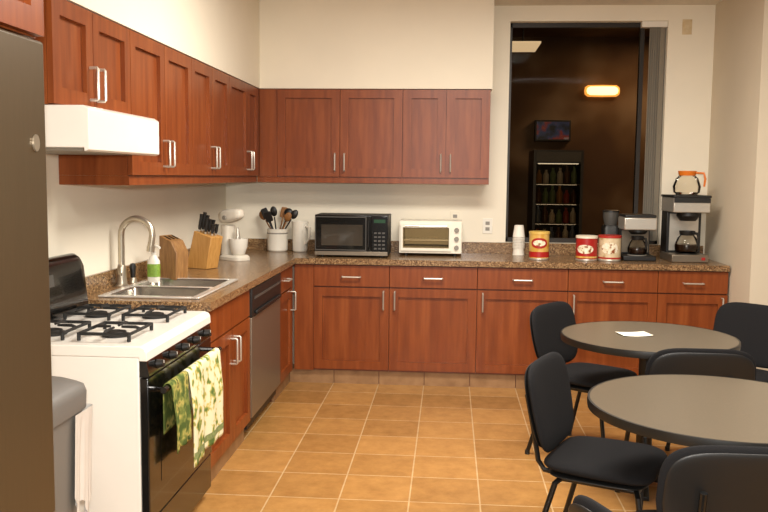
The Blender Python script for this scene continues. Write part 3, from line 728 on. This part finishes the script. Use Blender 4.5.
can(609.5, .080, .18, 'tanlabel', 'redlid', 'cream coffee can with red lid right of the red can', [(215, 310, .3, .75, True, 'emblem'), (180, 360, .10, .16, False, 'red')])
# grinder
p = onY(610, 240, 6.49); p.z = ZK
t = thing('coffee_grinder', 'black coffee grinder standing behind the cream coffee can', 'coffee grinder', p)
part('base', MB().loft([sloop(.12, .14, 6, p.x, p.y, ZK), sloop(.12, .14, 6, p.x, p.y, ZK+.22), sloop(.10, .12, 5, p.x, p.y, ZK+.24)]), 'black', t)
part('hopper', MB().lathe([(.045, .2405), (.058, .30), (.058, .335)], p), 'darkgrey', t)
part('lid', MB().lathe([(.060, .3355), (.060, .348), (.05, .352)], p), 'black', t)
# carafe
def carafe(p, s, mc, mcol, label, hang, hs=1, mg='jar', sh=1.0):
    t = thing('glass_carafe', label, 'carafe', p)
    sz = s*sh
    part('glass', MB().lathe([(.06*s, 0), (.075*s, .012*sz), (.080*s, .05*sz), (.064*s, .10*sz), (.045*s, .122*sz), (.044*s, .13*sz)], p, cap1=False), mg, t)
    if mc: part('coffee', MB().lathe([(.056*s, .003*s), (.072*s, .014*s), (.075*s, .045*s), (.073*s, .058*s)], p), mc, t)
    part('collar', MB().lathe([(.047*s, .120*sz), (.05*s, .13*sz), (.053*s, .150*sz), (.05*s, .150*sz), (.045*s, .132*sz)], p, cap0=False, cap1=False), mcol, t)
    d = Vector((math.cos(hang), math.sin(hang), 0))
    part('handle', MB().tube([p+d*.05*s+Vector((0,0,.138*sz)), p+d*.095*s+Vector((0,0,.135*sz)), p+d*.105*s+Vector((0,0,.10*sz)), p+d*.10*s+Vector((0,0,.05*sz))], [.009*s*hs, .01*s*hs, .01*s*hs, .008*s*hs]), mcol, t)
    return t
# small brewer
yf = 6.17; dp = .235; xa_, xb_ = xB(624, 238, yf), xB(657, 238, yf); zt = onY(640, 215, yf).z; xm_ = (xa_+xb_)/2
t = thing('coffee_brewer', 'low black coffee brewer with steel top between cans and tall brewer', 'coffee maker', (xm_, yf+.12, ZK))
part('base', MB().box(xa_, xb_, yf, yf+dp, ZK, ZK+.035), 'black', t, bevel=.006)
part('column', MB().box(xa_+.01, xb_-.01, yf+.175, yf+dp, ZK+.0355, zt-.11), 'black', t, bevel=.005)
part('column_face', MB().box(xa_+.02, xb_-.02, yf+.172, yf+.1745, ZK+.05, zt-.12), 'dwsteel', t)
part('head', MB().box(xa_, xb_, yf+.005, yf+dp, zt-.1095, zt-.02), 'steel', t, bevel=.008)
part('top_lid', MB().box(xa_+.005, xb_-.005, yf+.01, yf+dp-.005, zt-.0195, zt), 'black', t, bevel=.006)
part('filter_basket', MB().lathe([(.05, zt-.14), (.065, zt-.125), (.065, zt-.11)], (xm_, yf+.09, 0)), 'black', t)
part('warmer_plate', MB().lathe([(.07, ZK+.0355), (.07, ZK+.040)], (xm_, yf+.09, 0)), 'grey', t)
carafe(Vector((xm_, yf+.09, ZK+.0405)), .88, 'coffee', 'black', 'black-handled glass carafe of coffee in the low brewer', R(-60))
# tall brewer
yf = 6.12; xa_, xb_ = xB(673, 230, yf), xB(710, 230, yf); zt = onY(690, 195, yf).z; xm_ = (xa_+xb_)/2
t = thing('coffee_brewer', 'tall steel and black commercial coffee brewer at the right end of the counter', 'coffee maker', (xm_, yf+.18, ZK))
part('base', MB().box(xa_, xb_, yf, yf+.36, ZK, ZK+.055), 'dwsteel', t, bevel=.006)
part('column', MB().box(xa_+.005, xb_-.005, yf+.20, yf+.36, ZK+.0555, zt-.125), 'black', t, bevel=.004)
part('column_face', MB().box(xa_+.025, xb_-.025, yf+.196, yf+.1995, ZK+.07, zt-.14), 'steel', t)
part('head', MB().box(xa_, xb_, yf+.01, yf+.36, zt-.1245, zt-.02), 'steel', t, bevel=.006)
part('head_band', MB().box(xa_+.002, xb_-.002, yf+.004, yf+.0095, zt-.055, zt-.022), 'black', t)
part('top_deck', MB().box(xa_-.004, xb_+.004, yf+.004, yf+.36, zt-.0195, zt-.003), 'black', t, bevel=.003)
part('filter_basket', MB().lathe([(.055, zt-.185), (.08, zt-.15), (.08, zt-.125)], (xm_, yf+.105, 0)), 'black', t)
part('warmer_plate', MB().lathe([(.075, ZK+.0555), (.075, ZK+.061)], (xm_, yf+.105, 0)), 'black', t)
part('warmer_plate', MB().lathe([(.075, zt-.0025), (.075, zt+.003)], (xm_-.01, yf+.13, 0)), 'black', t)
part('switch', MB().box(xb_-.05, xb_-.025, yf-.004, yf-.0003, ZK+.018, ZK+.038), 'red', t)
carafe(Vector((xm_, yf+.105, ZK+.062)), 1.05, 'coffee', 'black', 'black-handled glass carafe of coffee inside the tall brewer', R(-60))
carafe(Vector((xm_-.01, yf+.13, zt+.0035)), 1.2, None, 'orange', 'empty glass carafe with orange collar on top of the tall brewer', R(-30), .7, 'jar', .92)

# vertical blind
yb_ = YW+.03
t = thing('vertical_blind', 'grey vertical blind gathered at the right side of the window', 'blind', ((xm+wx1)/2, yb_, wz0+.02))
part('headrail', MB().box(xm-.02, wx1-.004, yb_-.028, yb_+.03, wz1-.045, wz1-.002), 'whiteplastic', t)
for i in range(6):
    xx = xm+.06+i*(wx1-xm-.09)/5
    a = R(44+3*math.sin(i*2)); dx, dy = .030*math.cos(a), .030*math.sin(a)
    part('slat', MB().hexa([(xx-dx,yb_-dy,wz0+.03),(xx+dx,yb_+dy,wz0+.03),(xx+dx+.001,yb_+dy-.001,wz0+.03),(xx-dx+.001,yb_-dy-.001,wz0+.03),(xx-dx,yb_-dy,wz1-.046),(xx+dx,yb_+dy,wz1-.046),(xx+dx+.001,yb_+dy-.001,wz1-.046),(xx-dx+.001,yb_-dy-.001,wz1-.046)]), 'blind', t)

# ------------------------------------------------------------------ window reflections as added objects
YO = 9.25; xa_, xb_ = xB(533, 190, YO), xB(583, 190, YO); zt = onY(557, 150, YO).z
t = thing('reflected_cooler', 'glass-front drinks cooler standing in for a reflection in the dark window', 'cooler', ((xa_+xb_)/2, YO+.3, 0))  # solid stand-in for a cooler mirrored in the glass
b = MB(); b.box(xa_, xa_+.03, YO, YO+.6, .002, zt).box(xb_-.03, xb_, YO, YO+.6, .002, zt).box(xa_+.03, xb_-.03, YO+.57, YO+.6, .002, zt).box(xa_+.03, xb_-.03, YO, YO+.57, .002, .25).box(xa_+.03, xb_-.03, YO, YO+.57, zt-.14, zt)
part('body', b, 'coolerbody', t)
part('reflected_light_strip', MB().box(xa_+.05, xb_-.05, YO+.04, YO+.055, zt-.150, zt-.141), 'coolerlight', t)
part('reflected_header_panel', MB().box(xa_+.03, xb_-.03, YO-.006, YO-.0005, zt-.12, zt-.02), 'darkgrey', t)
rb = random.Random(5)
for j in range(5):
    zs = zt-.36-j*.215
    part('shelf', MB().box(xa_+.031, xb_-.031, YO+.10, YO+.55, zs-.008, zs), 'grey', t)
    part('shelf_light', MB().box(xa_+.05, xb_-.05, YO+.12, YO+.13, zs-.012, zs-.0085), 'coolerlight', t)
    n = 6
    for i in range(n):
        cx = xa_+.075+i*(xb_-xa_-.15)/(n-1)
        h = .15+.02*((i//2+j) % 3)
        c = MB().lathe([(.026, 0), (.032, .006), (.032, h*.62), (.014, h*.82), (.012, h*.94), (.014, h*.945), (.014, h)], (cx, YO+.16, zs+.001), seg=14)
        k = rb.choice(['bred', 'bwhite', 'bwhite', 'bblue', 'bamber', 'bgreen', 'bbrown'])
        single('reflected_bottle', c, k, 'small added drink bottle on a shelf of the stand-in cooler', 'bottle', 'added bottles in the stand-in cooler')
part('door_glass', MB().box(xa_+.031, xb_-.031, YO+.006, YO+.010, .26, zt-.145), 'glass', t)
xa_, xb_ = xB(535, 130, OY1-.1), xB(571, 130, OY1-.1); za, zb = onY(552, 141, OY1-.1).z, onY(552, 120, OY1-.1).z
t = thing('reflected_television', 'small TV glowing above the drinks cooler, standing in for a window reflection', 'reflected_television', ((xa_+xb_)/2, OY1-.05, za))  # solid stand-in for a screen mirrored in the glass
part('frame', MB().box(xa_, xb_, OY1-.09, OY1-.002, za, zb), 'black', t, bevel=.005)
part('screen', MB().box(xa_+.02, xb_-.02, OY1-.0925, OY1-.0905, za+.02, zb-.02), 'screen', t)
c = onY(602, 91, OY1-.06); w = .20
t = thing('lamp_reflection', 'glowing orange-white oblong stand-in for a room lamp reflected in the window', 'lamp', c)  # lamp reflection built as a glowing body in the added room
def pill(w, r, c, sy): return MB().lathe([(.002, -w), (r*.6, -w+.008), (r*.95, -w+.04), (r, 0), (r*.95, w-.04), (r*.6, w-.008), (.002, w)], M=Matrix.Translation(c) @ Matrix.Rotation(PI/2, 4, 'Y') @ Matrix.Diagonal((1, sy, 1, 1)))
part('shade', pill(w, .068, c, .5), 'reflwarm', t)
part('tube', pill(w*.88, .05, c+Vector((0, -.03, 0)), .5), 'reflcore', t)
part('reflection_bracket', MB().box(c.x-.1, c.x+.1, OY1-.022, OY1-.001, c.z-.03, c.z+.03), 'black', t)
c = onY(523, 47, 8.8)
t = thing('panel_reflection', 'flat white stand-in for a lamp reflected at the top left of the window', 'lamp', c)  # second lamp reflection, built as a glowing panel
part('diffuser', MB().box(c.x-.15, c.x+.15, c.y-.3, c.y+.3, c.z-.008, c.z+.012), 'lampcool', t, bevel=.003)
part('rod', MB().cyl((c.x, c.y, c.z+.0125), (c.x, c.y, 3.099), .008), 'black', t)

# ------------------------------------------------------------------ tables
ZT = .74
def table(cx, cy, label, r, arm):
    t = thing('round_table', label, 'table', (cx, cy, 0))
    part('tabletop', MB().lathe([(r-.012, ZT-.03), (r-.006, ZT-.03), (r-.004, ZT-.002), (r-.006, ZT)], (cx, cy, 0), seg=96), 'tabletop', t)
    part('edge_band', MB().lathe([(r-.007, ZT-.033), (r, ZT-.031), (r+.002, ZT-.016), (r, ZT+.0002), (r-.007, ZT+.0008)], (cx, cy, 0), seg=96, cap0=False, cap1=False), 'tableedge', t)
    part('support_plate', MB().lathe([(.17, ZT-.045), (.17, ZT-.0305)], (cx, cy, 0)), 'frame', t)
    part('column', MB().lathe([(.038, .056), (.038, ZT-.0455)], (cx, cy, 0)), 'frame', t)
    for q in range(4):
        a = R(arm+90*q); d = Vector((math.cos(a), math.sin(a), 0)); n = Vector((-d.y, d.x, 0)); c = Vector((cx, cy, 0))
        P = lambda l, s, z: c+d*l+n*s+Vector((0, 0, z))
        part('foot', MB().hexa([P(.03, -.024, .018), P(.25, -.02, .001), P(.25, .02, .001), P(.03, .024, .018), P(.03, -.024, .0555), P(.25, -.02, .02), P(.25, .02, .02), P(.03, .024, .0555)]), 'frame', t, bevel=.003)
l_, r_ = onZ(564, 337, ZT), onZ(742, 341, ZT); far, near = onZ(650, 319.5, ZT), onZ(655, 356, ZT)
T1 = Vector(((l_.x+r_.x)/2, (far.y+near.y)/2))
table(T1.x, T1.y, 'far round table with dark grey-brown top and a slip of paper on it', max(.4, (r_.x-l_.x)/2), 80)
far, near = onZ(690, 374.5, ZT), onZ(700, 442, ZT); l_ = onZ(591, 403, ZT); rr = (far.y-near.y)/2
T2 = Vector((l_.x+rr, (far.y+near.y)/2))
table(T2.x, T2.y, 'near round table with bare dark grey-brown top', rr, 45)
c = onZ(634, 334.5, ZT+.001)
Mp = Matrix.Translation(c) @ Matrix.Rotation(R(12), 4, 'Z')
single('paper_slip', MB().grid(lambda a, s: Mp @ Vector(((a-.5)*.15, (s-.5)*.11, .0015+.004*(a-.5)**2*4)), 8, 6), 'paper', 'small white slip of paper lying on the far round table', 'paper', solid=.001)

# ------------------------------------------------------------------ chairs
def make_chair():
    t = thing('upholstered_chair', 'x', 'chair', (0, 0, 0), 0, 'black upholstered chairs around the round tables')
    part('seat', MB().pillow(.45, .41, .044, 5, lambda x, y, z: Vector((x*(1-.08*(y < 0)*(-y/.22)), y-.012, .438+z-.25*max(0, y-.10)**2*10*.3+.05*x*x)), 48), 'fabric', t, local=True, sharp=60)
    part('seat_shell', MB().pillow(.41, .37, .018, 5, lambda x, y, z: Vector((x, y-.012, .405+z)), 40), 'black', t, local=True, sharp=60)
    tl = R(12)
    def bk(off, x, y, z):
        q = y; yy = -.219-math.sin(tl)*q-(.16*(.23**2-x*x))*1.6+z+off
        return Vector((x*(1-.10*max(0, -q)/.17), yy, .634+q*math.cos(tl)))
    part('backrest', MB().pillow(.455, .35, .032, 4.2, lambda x, y, z: bk(-.006, x, y, z), 48), 'fabric', t, local=True, sharp=60)
    part('back_shell', MB().pillow(.43, .32, .014, 4.2, lambda x, y, z: bk(-.028, x, y, z), 48), 'black', t, local=True, sharp=60)
    for s in (-1, 1):
        for (a, e) in (((s*.195, .15, .392), (s*.23, .215, .012)), ((s*.195, -.15, .392), (s*.23, -.25, .012))):
            l = part('leg', MB().tube([(a[0]*.8, a[1]*.9, a[2]+.001), (a[0], a[1], a[2]-.012), e], .011, 10), 'frame', t, local=True)
            part('rubber_foot', MB().cyl((e[0], e[1], 0), (e[0], e[1], .022), .0135), 'black', l, local=True)
    b = MB().tube([(-.16, .14, .390), (.16, .14, .390)], .010); b.tube([(-.16, -.14, .390), (.16, -.14, .390)], .010)
    for s in (-1, 1): b.tube([(s*.16, .14, .390), (s*.16, -.14, .390)], .010)
    part('seat_frame', b, 'frame', t, local=True)
    for s in (-1, 1):
        part('back_post', MB().tube([(s*.12, -.13, .390), (s*.12, -.215, .398), (s*.12, -.240, .43), (s*.12, -.262, .55), (s*.12, -.290, .68)], .010, 10), 'frame', t, local=True)
    return t
ch = make_chair()
CH = [(.785, 4.60, -37, 'black chair left of the far table, its seat tucked under the top'),
      (.622, 3.20, -24, 'black chair left of the near table with full side view of legs'),
      (1.545, 4.70, 225, 'black chair right of the far table, cut by the right photo edge'),
      (1.06, 3.83, 90, 'black chair between the two tables, seen from behind'),
      (.80, 2.515, 90, 'black chair at the lower right corner, pushed up to the near table'),
      (.615, 1.835, 24, 'black chair at the bottom edge with only its back top showing')]
for i, (x, y, a, lb) in enumerate(CH):
    o = ch if i == 0 else copy_tree(ch)
    o.location = (x, y, 0); o.rotation_euler = (0, 0, R(a-90)); o['label'] = lb

# ------------------------------------------------------------------ light
def area(name, loc, size, sy, e, c, rot=(0, 0, 0)):
    l = bpy.data.lights.new(name, 'AREA'); l.shape = 'RECTANGLE'; l.size = size; l.size_y = sy; l.energy = e; l.color = c
    o = bpy.data.objects.new(name, l); COL.objects.link(o); o.location = loc; o.rotation_euler = rot; return o
WC = (1, .95, .87)
area('ceiling_lamp', (.2, 4.1, 2.77), 1.2, .6, 106, WC)
area('ceiling_lamp', (1.3, 2.0, 2.77), 1.2, .6, 66, WC)
area('ceiling_lamp', (-.1, .6, 2.77), 1.2, .6, 54, WC)
area('camera_fill', (.05, -.05, 1.62), .12, .08, 80, (1, .97, .92), (R(89), 0, PS))  # front fill light added beside the camera
area('backdrop_fill', (2.3, 9.0, 3.05), .8, .8, 30, (1, .66, .36))  # unseen fill added to give the made-up room its brown glow
w = bpy.data.worlds.new('world'); S.world = w; w.use_nodes = True
w.node_tree.nodes['Background'].inputs[0].default_value = (1, .95, .87, 1); w.node_tree.nodes['Background'].inputs[1].default_value = .28
S.view_settings.view_transform = 'Standard'; S.view_settings.exposure = 0
